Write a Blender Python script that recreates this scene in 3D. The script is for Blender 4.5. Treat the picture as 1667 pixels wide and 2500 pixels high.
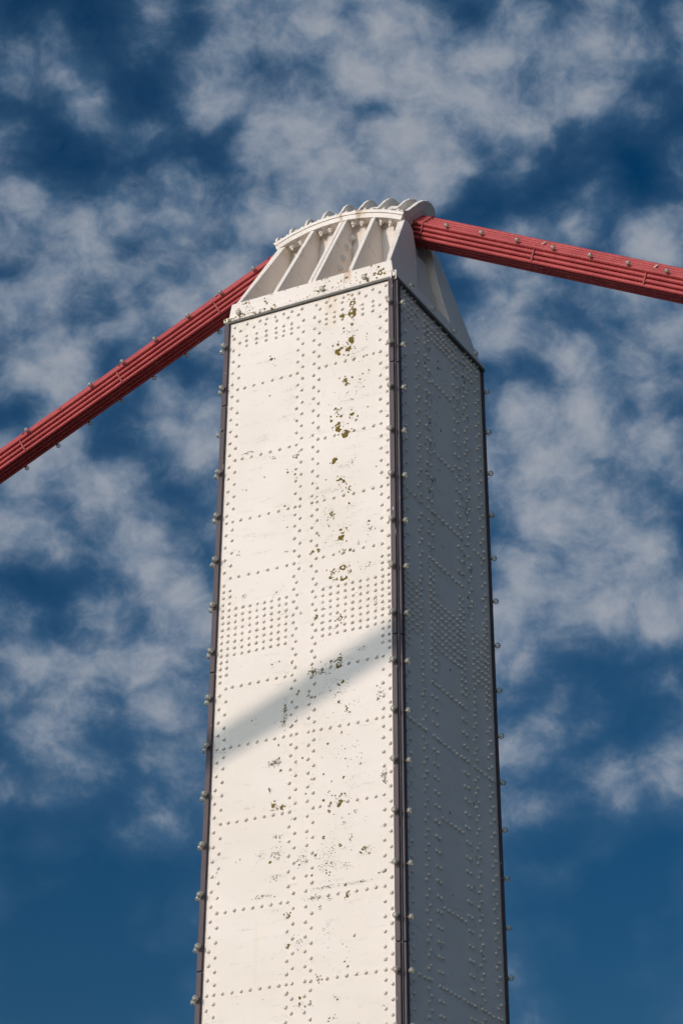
import bpy, bmesh, math, random
from mathutils import Vector, Matrix
random.seed(7)
for _o in list(bpy.data.objects): bpy.data.objects.remove(_o)
SC = bpy.context.scene
COL = SC.collection
R_ = math.radians

# ------------------------------------------------------------------ camera
TOP = 16.76                      # height of the tower shaft's top edge above the road
cam_data = bpy.data.cameras.new('camera')
cam = bpy.data.objects.new('camera', cam_data); COL.objects.link(cam)
cam_data.sensor_fit = 'VERTICAL'; cam_data.sensor_height = 36.0; cam_data.sensor_width = 24.0
cam_data.lens = 36.0 * 5940.8 / 2500.0           # about 85 mm
cam_data.clip_start = 0.1; cam_data.clip_end = 9000
RT = Vector((0.88344919, 0.46851454, 0.00341322)); UP = Vector((0.21029387, -0.40302719, 0.89069948)); FW = Vector((-0.41868128, 0.78616996, 0.45457978))
CAM = Vector((1.108 + 10.5686, -1.179 - 21.1052, TOP - 15.0624))
m = Matrix.Identity(4)
for i in range(3):
    m[i][0] = RT[i]; m[i][1] = UP[i]; m[i][2] = -FW[i]; m[i][3] = CAM[i]
cam.matrix_world = m
SC.camera = cam

# ------------------------------------------------------------------ sun, sky, exposure
SUN_AZ, SUN_EL = 17.0, 17.0      # degrees left of the lit face's normal, degrees above the horizon
to_sun = Vector((-math.sin(R_(SUN_AZ)) * math.cos(R_(SUN_EL)), -math.cos(R_(SUN_AZ)) * math.cos(R_(SUN_EL)), math.sin(R_(SUN_EL))))
sl = bpy.data.lights.new('sun', 'SUN'); sl.energy = 2.0; sl.angle = R_(0.7); sl.color = (1.0, 0.835, 0.715)
sun = bpy.data.objects.new('sun', sl); COL.objects.link(sun)
sun.rotation_euler = to_sun.to_track_quat('Z', 'Y').to_euler(); sun.location = (-20, -60, 40)
SC.view_settings.view_transform = 'Standard'; SC.view_settings.look = 'None'
SC.view_settings.exposure = 0.0; SC.view_settings.gamma = 1.0; SC.view_settings.use_curve_mapping = False

# cloud field: azimuth, elevation, radius (degrees), weight; noise carries the field on over the whole sky
CLOUDS = """-26.62,37.14,2.56,0.74 -25.22,37.22,1.13,0.60 -29.91,37.22,2.05,0.44 -25.89,35.43,1.23,0.60 -30.95,34.39,1.54,0.44 -28.49,34.64,1.33,0.30 -23.07,37.35,1.23,0.30 -21.56,37.28,1.03,0.30 -21.86,36.40,0.82,0.30 -20.49,36.43,0.62,0.30
-19.21,38.42,0.82,0.30 -34.94,35.23,0.82,0.40 -37.30,36.75,0.82,0.20 -35.57,36.98,0.82,0.15 -35.25,36.11,0.72,0.20 -37.18,34.27,0.82,0.30 -35.57,33.78,0.92,0.30 -36.85,33.29,0.82,0.30 -34.33,33.45,0.82,0.30 -36.15,30.60,1.23,0.55
-36.70,31.58,0.82,0.40 -35.26,29.64,0.92,0.40 -33.53,32.17,1.13,0.55 -32.13,33.25,1.13,0.40 -31.85,32.24,1.13,0.45 -35.55,27.28,1.33,0.55 -36.54,26.81,0.82,0.50 -34.22,27.96,1.03,0.40 -32.18,28.76,1.23,0.35 -32.44,26.71,1.54,0.40
-32.13,24.67,1.54,0.40 -32.28,22.83,1.33,0.35 -33.97,23.58,1.23,0.25 -22.68,32.32,1.03,0.40 -23.87,32.86,0.82,0.35 -19.14,33.24,0.72,0.45 -19.03,31.62,0.92,0.40 -20.70,31.51,0.92,0.30 -23.18,28.97,1.44,0.50 -21.43,29.11,1.44,0.45
-22.06,28.11,1.23,0.40 -19.67,27.79,0.82,0.50 -23.25,27.24,1.23,0.45 -21.00,26.64,1.54,0.45 -22.76,25.18,1.54,0.50 -20.56,24.58,1.44,0.40 -23.37,23.97,1.13,0.45 -19.52,25.04,1.03,0.40 -21.12,35.27,0.51,0.50 -35.77,22.48,1.13,0.35
-32.95,20.78,1.33,0.35 -35.25,21.19,1.33,0.25 -23.74,19.72,0.62,0.50 -21.13,20.25,0.72,0.45 -19.85,20.20,0.62,0.50 -22.40,20.79,0.92,0.20 -31.18,30.43,1.03,0.35 -36.41,28.04,0.62,0.30 -23.92,31.24,0.82,0.30 -21.57,30.75,0.92,0.30
-22.76,33.33,0.62,0.25 -23.81,17.32,0.41,0.25 -30.91,36.90,1.23,0.30 -27.63,38.33,1.23,0.35 -24.13,35.89,1.13,0.30 -37.29,37.94,1.13,-0.48 -34.91,38.21,0.92,-0.31 -32.61,38.13,0.82,-0.40 -33.34,37.40,0.62,-0.20
-37.12,36.17,0.72,-0.24 -33.90,36.38,0.62,-0.24 -29.17,38.42,0.56,-0.43 -24.36,38.38,0.41,-0.40 -27.38,36.54,0.46,-0.43 -26.69,36.19,0.36,-0.40 -31.06,35.70,0.62,-0.43 -29.87,35.32,0.51,-0.24 -19.38,36.36,0.92,-0.40
-22.32,34.83,0.92,-0.40 -20.23,34.92,0.82,-0.31 -19.29,34.45,0.82,-0.27 -24.20,33.89,0.82,-0.40 -22.60,34.03,0.72,-0.27 -33.93,32.86,0.51,-0.55 -34.74,32.32,0.51,-0.40 -37.23,32.15,0.51,-0.27 -33.89,32.16,0.21,-0.27
-32.48,30.18,0.41,-0.48 -33.27,29.54,0.41,-0.40 -32.43,29.16,0.41,-0.40 -36.83,28.93,0.62,-0.48 -34.64,28.20,0.41,-0.40 -34.56,31.41,0.36,-0.27 -23.66,31.84,0.51,-0.20 -22.67,29.98,0.82,-0.40 -19.84,30.25,0.82,-0.27
-21.25,22.17,1.74,-0.55 -23.44,22.14,0.82,-0.27 -19.67,22.91,0.82,-0.27 -35.95,25.01,0.92,-0.43 -34.32,25.71,0.62,-0.24 -35.00,24.15,0.82,-0.27 -33.98,19.74,1.03,-0.30 -33.12,17.56,2.56,-0.80 -35.50,18.47,2.05,-0.69
-35.10,15.52,2.56,-0.80 -33.02,15.29,2.56,-0.80 -21.99,18.07,2.05,-0.80 -22.62,15.62,2.05,-0.92 -20.50,16.54,2.05,-0.92 -20.37,18.72,1.33,-0.69 -35.75,33.06,0.41,-0.14 -18.98,29.28,0.62,-0.20 -31.33,21.13,0.62,-0.20
-23.00,19.30,0.62,-0.40 -36.05,36.75,2.15,-0.20 -37.03,35.28,1.23,-0.12 -19.46,35.37,1.95,-0.17 -21.72,34.60,1.33,-0.12 -34.05,34.77,1.23,-0.09 -21.97,18.57,2.05,-0.20"""

class NT:
    def __init__(s, tree): s.t = tree; s.n = tree.nodes; s.l = tree.links
    def new(s, typ, **kw):
        nd = s.n.new(typ)
        for k, v in kw.items(): setattr(nd, k, v)
        return nd
    def put(s, inp, v):
        if hasattr(v, 'is_output') or isinstance(v, bpy.types.NodeSocket): s.l.new(v, inp)
        else: inp.default_value = v
    def math(s, op, a, b=None, c=None, clamp=False):
        nd = s.new('ShaderNodeMath', operation=op, use_clamp=clamp); s.put(nd.inputs[0], a)
        if b is not None: s.put(nd.inputs[1], b)
        if c is not None: s.put(nd.inputs[2], c)
        return nd.outputs[0]
    def vmath(s, op, a, b=None, scale=None):
        nd = s.new('ShaderNodeVectorMath', operation=op); s.put(nd.inputs[0], a)
        if b is not None: s.put(nd.inputs[1], b)
        if scale is not None: s.put(nd.inputs['Scale'], scale)
        return nd.outputs['Value'] if op in ('DOT_PRODUCT', 'LENGTH', 'DISTANCE') else nd.outputs[0]
    def noise(s, vec, scale, detail=4, rough=.5, lac=2.0, out='Fac'):
        nd = s.new('ShaderNodeTexNoise'); s.put(nd.inputs['Vector'], vec); s.put(nd.inputs['Scale'], scale)
        nd.inputs['Detail'].default_value = detail; nd.inputs['Roughness'].default_value = rough; nd.inputs['Lacunarity'].default_value = lac
        return nd.outputs[out]
    def voro(s, vec, scale, rnd=1.0):
        nd = s.new('ShaderNodeTexVoronoi'); s.put(nd.inputs['Vector'], vec); s.put(nd.inputs['Scale'], scale); nd.inputs['Randomness'].default_value = rnd
        return nd
    def ramp(s, v, lo, hi, a=0.0, b=1.0, smooth=True):
        nd = s.new('ShaderNodeMapRange', interpolation_type='SMOOTHSTEP' if smooth else 'LINEAR'); s.put(nd.inputs['Value'], v)
        for k, x in (('From Min', lo), ('From Max', hi), ('To Min', a), ('To Max', b)): s.put(nd.inputs[k], x)
        return nd.outputs['Result']
    def mix(s, f, a, b, blend='MIX'):
        nd = s.new('ShaderNodeMix', data_type='RGBA', blend_type=blend); s.put(nd.inputs[0], f); s.put(nd.inputs[6], a); s.put(nd.inputs[7], b)
        return nd.outputs[2]
    def mapping(s, vec, loc=(0, 0, 0), scale=(1, 1, 1), rot=(0, 0, 0)):
        nd = s.new('ShaderNodeMapping'); s.put(nd.inputs['Vector'], vec); nd.inputs['Location'].default_value = loc; nd.inputs['Scale'].default_value = scale; nd.inputs['Rotation'].default_value = rot
        return nd.outputs[0]

def build_world():
    w = bpy.data.worlds.new('World'); SC.world = w; w.use_nodes = True
    t = NT(w.node_tree); t.n.clear()
    out = t.new('ShaderNodeOutputWorld'); bg = t.new('ShaderNodeBackground'); bg.inputs['Strength'].default_value = SKY_STRENGTH
    sky = t.new('ShaderNodeTexSky', sky_type='NISHITA'); sky.sun_disc = False
    sky.sun_elevation = R_(SUN_EL); sky.sun_rotation = R_(180 + SUN_AZ)
    sky.altitude = 20; sky.air_density = 1.0; sky.dust_density = 0.8; sky.ozone_density = 2.0
    hs = t.new('ShaderNodeHueSaturation'); hs.inputs['Saturation'].default_value = SKY_SAT; hs.inputs['Value'].default_value = SKY_VAL; hs.inputs['Hue'].default_value = SKY_HUE
    t.l.new(sky.outputs[0], hs.inputs['Color'])
    tc = t.new('ShaderNodeTexCoord'); d = t.vmath('NORMALIZE', tc.outputs['Generated'])
    # turbulence carries the cloud edges about
    wv = t.vmath('SUBTRACT', t.noise(d, 16, 3, .55, out='Color'), (.5, .5, .5)); d1 = t.vmath('ADD', d, t.vmath('SCALE', wv, scale=.020))
    wv2 = t.vmath('SUBTRACT', t.noise(d, 60, 2, .6, out='Color'), (.5, .5, .5)); d2 = t.vmath('ADD', d1, t.vmath('SCALE', wv2, scale=.006))
    # large-scale cover
    cov = None
    for tok in CLOUDS.split():
        az, el, rad, wt = map(float, tok.split(','))
        az, el = R_(az), R_(el)
        c = (math.sin(az) * math.cos(el), math.cos(az) * math.cos(el), math.sin(el))
        b = t.ramp(t.vmath('DISTANCE', d2, c), R_(rad * 1.55), R_(rad * .0), 0.0, wt)
        cov = b if cov is None else t.math('ADD', cov, b)
    dsx = t.vmath('MULTIPLY', d2, (1, 1, 1.25))
    f1 = t.noise(dsx, 23, 6, .55)
    f2 = t.noise(t.vmath('ADD', dsx, (3.1, 1.7, .4)), 75, 5, .6)
    fb = t.math('MULTIPLY_ADD', t.math('SUBTRACT', f1, .5), 0.95, t.math('MULTIPLY', t.math('SUBTRACT', f2, .5), .62))
    sp = t.new('ShaderNodeSeparateXYZ'); t.put(sp.inputs[0], dsx); dv = t.math('DIVIDE', 2.05, t.math('ADD', sp.outputs[1], 1.3))
    cv = t.new('ShaderNodeCombineXYZ'); t.put(cv.inputs[0], t.math('MULTIPLY', sp.outputs[0], dv)); t.put(cv.inputs[1], t.math('MULTIPLY', sp.outputs[2], dv))
    vn = t.new('ShaderNodeTexVoronoi', feature='SMOOTH_F1', voronoi_dimensions='2D'); t.put(vn.inputs['Vector'], cv.outputs[0]); vn.inputs['Scale'].default_value = 36; vn.inputs['Smoothness'].default_value = .6
    cell = t.math('SUBTRACT', .44, vn.outputs['Distance'])          # puffs with soft gaps between them
    fb = t.math('MULTIPLY_ADD', cell, .80, fb)
    dens = t.math('ADD', t.math('ADD', t.math('MULTIPLY', t.math('MINIMUM', cov, .62), COV_GAIN), COV_BASE), fb)
    a = t.math('MULTIPLY_ADD', t.ramp(dens, -.46, 1.0, 0, 1), .58, t.math('MULTIPLY', t.ramp(dens, .14, .82, 0, 1), .42))     # soft veil under firmer puffs
    # body shade: thick parts a little brighter and whiter, thin veils blue-grey
    sh = t.ramp(t.math('ADD', dens, t.math('MULTIPLY', t.math('SUBTRACT', f2, .5), .7)), .22, 1.38, 0, 1)
    k = 1.0 / SKY_STRENGTH
    ccol = t.mix(sh, (CLOUD_LO[0] * k, CLOUD_LO[1] * k, CLOUD_LO[2] * k, 1), (CLOUD_HI[0] * k, CLOUD_HI[1] * k, CLOUD_HI[2] * k, 1))
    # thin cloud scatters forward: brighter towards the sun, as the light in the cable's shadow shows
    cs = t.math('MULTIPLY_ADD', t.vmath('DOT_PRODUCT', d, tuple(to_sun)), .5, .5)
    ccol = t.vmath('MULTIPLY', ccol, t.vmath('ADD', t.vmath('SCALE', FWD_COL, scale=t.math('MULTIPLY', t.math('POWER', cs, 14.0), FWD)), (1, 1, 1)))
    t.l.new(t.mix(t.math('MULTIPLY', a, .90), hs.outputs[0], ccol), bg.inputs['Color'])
    t.l.new(bg.outputs[0], out.inputs['Surface'])
SKY_STRENGTH = 0.06; SKY_SAT = 1.50; SKY_VAL = 0.67; SKY_HUE = 0.506
COV_GAIN, COV_BASE = 0.60, 0.425
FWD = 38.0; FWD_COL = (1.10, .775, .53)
CLOUD_LO = (0.072, 0.152, 0.265); CLOUD_HI = (0.365, 0.392, 0.445)
build_world()
SC.world.cycles.sampling_method = 'MANUAL'; SC.world.cycles.sample_map_resolution = 256
SC.cycles.max_bounces = 6; SC.cycles.diffuse_bounces = 4

# ------------------------------------------------------------------ materials
def new_mat(name):
    mt = bpy.data.materials.new(name); mt.use_nodes = True
    t = NT(mt.node_tree); p = t.n['Principled BSDF']
    return mt, t, p
def obj_coords(t): return t.new('ShaderNodeTexCoord').outputs['Object']
def bump(t, p, h, strength, dist):
    b = t.new('ShaderNodeBump'); b.inputs['Strength'].default_value = strength; b.inputs['Distance'].default_value = dist
    t.put(b.inputs['Height'], h); t.l.new(b.outputs[0], p.inputs['Normal'])

def mat_white(name, base=(.755, .70, .645), rust=0.0, dots=.75, scuff=.95, streak=.45, runs=()):
    mt, t, p = new_mat(name); o = obj_coords(t)
    big = t.noise(o, .9, 3, .5); col = t.mix(t.ramp(big, .3, .7, 0, .9), base + (1,), (base[0] * .93, base[1] * .925, base[2] * .90, 1))
    # faint grey scuffs drawn out sideways along the ledges of the rivet rows
    sv = t.mapping(o, scale=(1.6, 1.6, 9.0)); s1 = t.noise(sv, 1.5, 6, .65); s2 = t.noise(o, 45, 4, .7)
    sc = t.math('MULTIPLY', t.ramp(s1, .54, .72), t.ramp(s2, .42, .68))
    col = t.mix(t.math('MULTIPLY', sc, scuff), col, (.40, .39, .34, 1))
    # yellowish runs down the plate
    rv = t.mapping(o, scale=(7, 7, .35)); run = t.ramp(t.noise(rv, 1.0, 5, .6), .60, .80)
    col = t.mix(t.math('MULTIPLY', run, streak), col, (.70, .60, .45, 1))
    # pin-prick dirt
    v = t.voro(o, 42); patch = t.ramp(t.noise(o, 2.6, 4, .6), .50, .72)
    dot = t.math('MULTIPLY', t.ramp(v.outputs['Distance'], .17, .10), t.math('MULTIPLY', patch, t.ramp(t.noise(o, 15, 2, .5), .5, .6)))
    col = t.mix(t.math('MULTIPLY', dot, dots), col, (.10, .095, .07, 1))
    if rust:
        rr = t.math('MULTIPLY', t.ramp(t.noise(t.mapping(o, scale=(5, 5, 1.4)), 1.6, 6, .65), .60, .78), rust)
        col = t.mix(rr, col, (.33, .17, .065, 1))
        g = t.ramp(t.noise(t.mapping(o, scale=(3, 3, 2)), 1.3, 6, .7), .57, .72)
        col = t.mix(t.math('MULTIPLY', g, .5), col, (.50, .44, .36, 1))
    if runs:      # rust runs: x, half width, z top, z bottom, strength, colour
        sx = t.new('ShaderNodeSeparateXYZ'); t.put(sx.inputs[0], o); wob = t.math('MULTIPLY', t.math('SUBTRACT', t.noise(t.mapping(o, scale=(6, 6, 2)), 2.0, 4, .6), .5), .10)
        for x0, hw, z1, z0, st, rc in runs:
            fx = t.ramp(t.math('ABSOLUTE', t.math('SUBTRACT', t.math('ADD', sx.outputs[0], wob), x0)), hw, hw * .15)
            fz = t.math('MULTIPLY', t.ramp(sx.outputs[2], z0, z0 + (z1 - z0) * .75), t.ramp(sx.outputs[2], z1 + .03, z1))
            fm = t.math('MULTIPLY', t.math('MULTIPLY', fx, fz), t.ramp(t.noise(o, 24, 4, .65), .25, .65, st * .35, st))
            col = t.mix(fm, col, rc + (1,))
    t.put(p.inputs['Base Color'], col)
    t.put(p.inputs['Roughness'], t.ramp(s2, .3, .7, .42, .62)); p.inputs['Specular IOR Level'].default_value = .35
    h = t.math('MULTIPLY_ADD', t.noise(o, 1.7, 2, .5), 1.0, t.math('MULTIPLY', t.noise(o, 60, 3, .6), .012))
    bump(t, p, h, .8, .03)
    return mt
def mat_purple():
    mt, t, p = new_mat('purple_strip_paint'); o = obj_coords(t)
    n = t.noise(t.mapping(o, scale=(1, 1, .25)), 9, 5, .6)
    col = t.mix(t.ramp(n, .3, .7), (.045, .031, .041, 1), (.063, .044, .055, 1))
    ch = t.math('MULTIPLY', t.ramp(t.noise(t.mapping(o, scale=(1, 1, .16)), 34, 3, .6), .685, .71), t.ramp(t.noise(o, 2.2, 3, .5), .45, .6))
    col = t.mix(ch, col, (.72, .68, .66, 1))
    t.put(p.inputs['Base Color'], col); p.inputs['Roughness'].default_value = .5; p.inputs['Specular IOR Level'].default_value = .3
    return mt
def mat_red():
    mt, t, p = new_mat('red_cable_paint'); o = obj_coords(t)
    n = t.noise(o, 3.0, 6, .65); col = t.mix(t.ramp(n, .3, .7), (.33, .037, .041, 1), (.43, .062, .063, 1))
    f = t.noise(o, 26, 5, .7); col = t.mix(t.math('MULTIPLY', t.ramp(f, .52, .78), .35), col, (.55, .20, .18, 1))
    g = t.noise(o, 55, 4, .7); col = t.mix(t.math('MULTIPLY', t.math('MULTIPLY', t.ramp(t.noise(t.mapping(o, scale=(.5, 1, 1)), 18, 4, .65), .60, .74), .6), t.ramp(n, .42, .6)), col, (.17, .040, .034, 1))
    pch = t.math('MULTIPLY', t.ramp(t.noise(o, 9, 5, .7), .66, .72), t.ramp(t.noise(o, 1.3, 2, .5), .5, .62))
    col = t.mix(pch, col, (.72, .55, .50, 1))
    t.put(p.inputs['Base Color'], col); p.inputs['Roughness'].default_value = .55; p.inputs['Specular IOR Level'].default_value = .35
    bump(t, p, t.noise(o, 14, 3, .5), .25, .006)
    return mt
def mat_flat(name, col, rough=.6, metal=0.0, var=.25, scale=12):
    mt, t, p = new_mat(name); o = obj_coords(t); n = t.noise(o, scale, 5, .6)
    c2 = tuple(c * (1 - var) for c in col)
    t.put(p.inputs['Base Color'], t.mix(t.ramp(n, .3, .7), col + (1,), c2 + (1,))); p.inputs['Roughness'].default_value = rough; p.inputs['Metallic'].default_value = metal
    return mt
def mat_glass():
    mt = bpy.data.materials.new('bulb_glass'); mt.use_nodes = True; t = NT(mt.node_tree); t.n.clear()
    out = t.new('ShaderNodeOutputMaterial'); tr = t.new('ShaderNodeBsdfTransparent'); tr.inputs[0].default_value = (.90, .90, .86, 1)
    gl = t.new('ShaderNodeBsdfGlossy'); gl.inputs['Roughness'].default_value = .03; gl.inputs[0].default_value = (1, 1, 1, 1)
    df = t.new('ShaderNodeBsdfDiffuse'); df.inputs[0].default_value = (.80, .77, .63, 1)
    lw = t.new('ShaderNodeLayerWeight'); lw.inputs['Blend'].default_value = .35
    m1 = t.new('ShaderNodeMixShader'); dn = t.noise(obj_coords(t), 40, 4, .6)
    t.put(m1.inputs[0], t.math('ADD', t.ramp(dn, .35, .7, .11, .25), t.math('MULTIPLY', lw.outputs['Facing'], .22))); t.l.new(tr.outputs[0], m1.inputs[1]); t.l.new(df.outputs[0], m1.inputs[2])
    m2 = t.new('ShaderNodeMixShader'); t.put(m2.inputs[0], t.math('MULTIPLY_ADD', lw.outputs['Fresnel'], .8, .05)); t.l.new(m1.outputs[0], m2.inputs[1]); t.l.new(gl.outputs[0], m2.inputs[2])
    t.l.new(m2.outputs[0], out.inputs[0])
    return mt
M = dict(
    plate=mat_white('white_plate_paint', runs=((.30, .13, TOP, TOP - .62, .38, (.62, .46, .26)), (.27, .022, TOP, TOP - .13, .55, (.42, .22, .08)), (-.88, .05, TOP, TOP - .4, .2, (.6, .48, .32)))),
    rivet=mat_white('white_rivet_paint', base=(.745, .69, .632), rust=.22, dots=.3, scuff=.6, streak=.3),
    cap=mat_white('white_casting_paint', base=(.76, .70, .65), rust=.5, dots=.6, runs=((.50, .045, .30, .07, .75, (.45, .22, .08)), (.46, .02, .30, .02, .7, (.22, .09, .03)), (-.70, .10, 1.40, 1.15, .5, (.40, .28, .12)), (-.29, .10, 1.46, 1.2, .4, (.40, .28, .12)), (.20, .08, 1.45, 1.2, .35, (.40, .26, .12)))),
    rim=mat_white('white_rim_paint', base=(.755, .70, .645), rust=.5, dots=.4, runs=((.27, .055, 1.75, 1.36, .9, (.16, .075, .025)), (.30, .10, 1.66, 1.40, .6, (.42, .27, .11)), (.04, .022, 1.75, 1.40, .8, (.20, .09, .03)), (.02, .05, 1.62, 1.45, .4, (.42, .28, .14)))),
    purple=mat_purple(), red=mat_red(), glass=mat_glass(),
    rail=mat_flat('grey_rail_paint', (.085, .085, .07), .5, 0, .5, 18),
    socket=mat_flat('dark_socket', (.11, .085, .075), .5, 0, .3), rsock=mat_flat('red_socket', (.16, .05, .04), .5, 0, .3),
    stem=mat_flat('bulb_stem', (.72, .68, .56), .35),
    lichen=mat_flat('olive_lichen', (.20, .140, .018), .95, 0, .5, 60),
    speck=mat_flat('black_algae', (.15, .135, .095), .95, 0, .45, 60),
    tie=mat_flat('pale_tie_bar', (.55, .42, .40), .6),
    redtie=mat_flat('red_tie_band', (.40, .07, .065), .55),
    bolt=mat_white('white_bolt_paint', base=(.76, .71, .66), dots=0, scuff=.2, streak=.0),
    ground=mat_flat('pale_gravel_ground', (.075, .072, .065), .95, 0, .35, .6),
    asphalt=mat_flat('asphalt', (.055, .055, .056), .9, 0, .3, 4), paving=mat_flat('paving_stone', (.15, .145, .135), .85, 0, .25, 3), kerb=mat_flat('kerb_stone', (.32, .31, .29), .8),
    paint=mat_flat('road_paint', (.75, .75, .72), .7))

# ------------------------------------------------------------------ mesh helpers
class MB:
    def __init__(s): s.v = []; s.f = []; s.sm = []; s.mi = []
    def add(s, vs, fs, smooth=False, mi=0):
        b = len(s.v); s.v += [tuple(x) for x in vs]; s.f += [tuple(i + b for i in f) for f in fs]; s.sm += [smooth] * len(fs); s.mi += [mi] * len(fs)
    def box(s, x0, x1, y0, y1, z0, z1):
        s.add([(x0, y0, z0), (x1, y0, z0), (x1, y1, z0), (x0, y1, z0), (x0, y0, z1), (x1, y0, z1), (x1, y1, z1), (x0, y1, z1)],
              [(0, 3, 2, 1), (4, 5, 6, 7), (0, 1, 5, 4), (1, 2, 6, 5), (2, 3, 7, 6), (3, 0, 4, 7)])
    def hexa(s, b, t):     # two quads, bottom and top
        s.add(list(b) + list(t), [(0, 3, 2, 1), (4, 5, 6, 7), (0, 1, 5, 4), (1, 2, 6, 5), (2, 3, 7, 6), (3, 0, 4, 7)])
    def prism(s, a, b):    # the same outline twice, joined
        n = len(a); s.add(list(a) + list(b), [tuple(range(n - 1, -1, -1)), tuple(range(n, 2 * n))] + [(i, (i + 1) % n, n + (i + 1) % n, n + i) for i in range(n)])
    def loft(s, rings, caps=True, smooth=True):
        n = len(rings[0]); vs = [p for r in rings for p in r]; fs = []
        for k in range(len(rings) - 1):
            for i in range(n): fs.append((k * n + i, k * n + (i + 1) % n, (k + 1) * n + (i + 1) % n, (k + 1) * n + i))
        s.add(vs, fs, smooth)
        if caps:
            b = len(s.v) - len(vs); s.f.append(tuple(b + i for i in range(n - 1, -1, -1))); s.f.append(tuple(b + len(vs) - n + i for i in range(n))); s.sm += [False] * 2; s.mi += [0] * 2
    def lathe(s, prof, seg=12, M=None, smooth=True):
        rings = [[(r * math.cos(2 * math.pi * i / seg), r * math.sin(2 * math.pi * i / seg), z) for i in range(seg)] for r, z in prof]
        if M is not None: rings = [[M @ Vector(p) for p in r] for r in rings]
        s.loft(rings, True, smooth)
    def mesh(s, name, mats):
        me = bpy.data.meshes.new(name); me.from_pydata(s.v, [], s.f)
        for mt in mats: me.materials.append(mt)
        me.polygons.foreach_set('use_smooth', s.sm); me.polygons.foreach_set('material_index', s.mi)
        bm = bmesh.new(); bm.from_mesh(me); bmesh.ops.recalc_face_normals(bm, faces=bm.faces); bm.to_mesh(me); bm.free()
        me.update(); return me
    def build(s, name, mat, parent=None, bevel=0, seg=2):
        mats = mat if isinstance(mat, (list, tuple)) else [mat]
        return link(name, s.mesh(name, mats), parent, bevel, seg)
def link(name, me, parent=None, bevel=0, seg=2):
    o = bpy.data.objects.new(name, me); COL.objects.link(o)
    if parent: o.parent = parent
    if bevel:
        b = o.modifiers.new('bevel', 'BEVEL'); b.width = bevel; b.segments = seg; b.limit_method = 'ANGLE'; b.angle_limit = R_(40)
    return o
def thing(name, label, cat, loc=(0, 0, 0), group=None):
    o = bpy.data.objects.new(name, None); COL.objects.link(o); o.location = loc; o.empty_display_size = .3
    o['label'] = label; o['category'] = cat
    if group: o['group'] = group
    return o
def structure(o): o['kind'] = 'structure'; return o
def frame(P, zdir, up=(0, 0, 1)):
    z = Vector(zdir).normalized(); x = Vector(up).cross(z)
    if x.length < 1e-4: x = Vector((1, 0, 0))
    x.normalize(); y = z.cross(x)
    return Matrix(((x.x, y.x, z.x, P[0]), (x.y, y.y, z.y, P[1]), (x.z, y.z, z.z, P[2]), (0, 0, 0, 1)))

# ------------------------------------------------------------------ the setting (below the frame)
def sheet(name, x0, x1, y0, y1, z, mat):
    b = MB(); b.add([(x0, y0, z), (x1, y0, z), (x1, y1, z), (x0, y1, z)], [(0, 1, 2, 3)]); return structure(b.build(name, mat))
sheet('ground', -4000, 4000, -4000, 4000, -.02, M['ground'])
sheet('road', -400, 400, -14.0, -2.5, -.004, M['asphalt'])
for nm, y0, y1 in (('pavement', -2.32, 6.0), ('pavement', -26.0, -14.18)):
    b = MB(); b.box(-400, 400, y0, y1, -.3, .11); structure(b.build(nm, M['paving']))
for y0 in (-2.495, -14.175):
    b = MB(); b.box(-400, 400, y0, y0 + .17, -.3, .125); structure(b.build('kerb', M['kerb'], None, .02))
b = MB()
for i in range(-20, 21):
    b.add([(i * 6, -8.3, 0), (i * 6 + 3, -8.3, 0), (i * 6 + 3, -8.18, 0), (i * 6, -8.18, 0)], [(0, 1, 2, 3)])
structure(b.build('road_marking', M['paint']))

# ------------------------------------------------------------------ tower shaft
HX, HY, TX, TY = 1.108, 1.179, .008693, .009117     # half sizes at the top, batter per metre
def hx(d): return HX + TX * d
def hy(d): return HY + TY * d
tower = thing('bridge_tower', 'white riveted steel bridge tower, tall tapering shaft filling the picture centre', 'bridge tower')
BASE = .10
def shell_plate(name, side):
    D = TOP - BASE; b = MB(); th = .03
    a0, b0, a1, b1 = hx(D), hy(D), hx(0), hy(0)
    if side == 'front': q = lambda a, bb, z: [(-a, -bb, z), (a, -bb, z), (a - th, -bb + th, z), (-a + th, -bb + th, z)]
    if side == 'back': q = lambda a, bb, z: [(a, bb, z), (-a, bb, z), (-a + th, bb - th, z), (a - th, bb - th, z)]
    if side == 'right': q = lambda a, bb, z: [(a, -bb, z), (a, bb, z), (a - th, bb - th, z), (a - th, -bb + th, z)]
    if side == 'left': q = lambda a, bb, z: [(-a, bb, z), (-a, -bb, z), (-a + th, -bb + th, z), (-a + th, bb - th, z)]
    b.hexa(q(a0, b0, BASE), q(a1, b1, TOP)); return b.build(name, M['plate'], tower)
plate_f = shell_plate('front_plate', 'front'); plate_r = shell_plate('side_plate', 'right')
plate_b = shell_plate('back_plate', 'back'); plate_l = shell_plate('side_plate', 'left')

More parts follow.
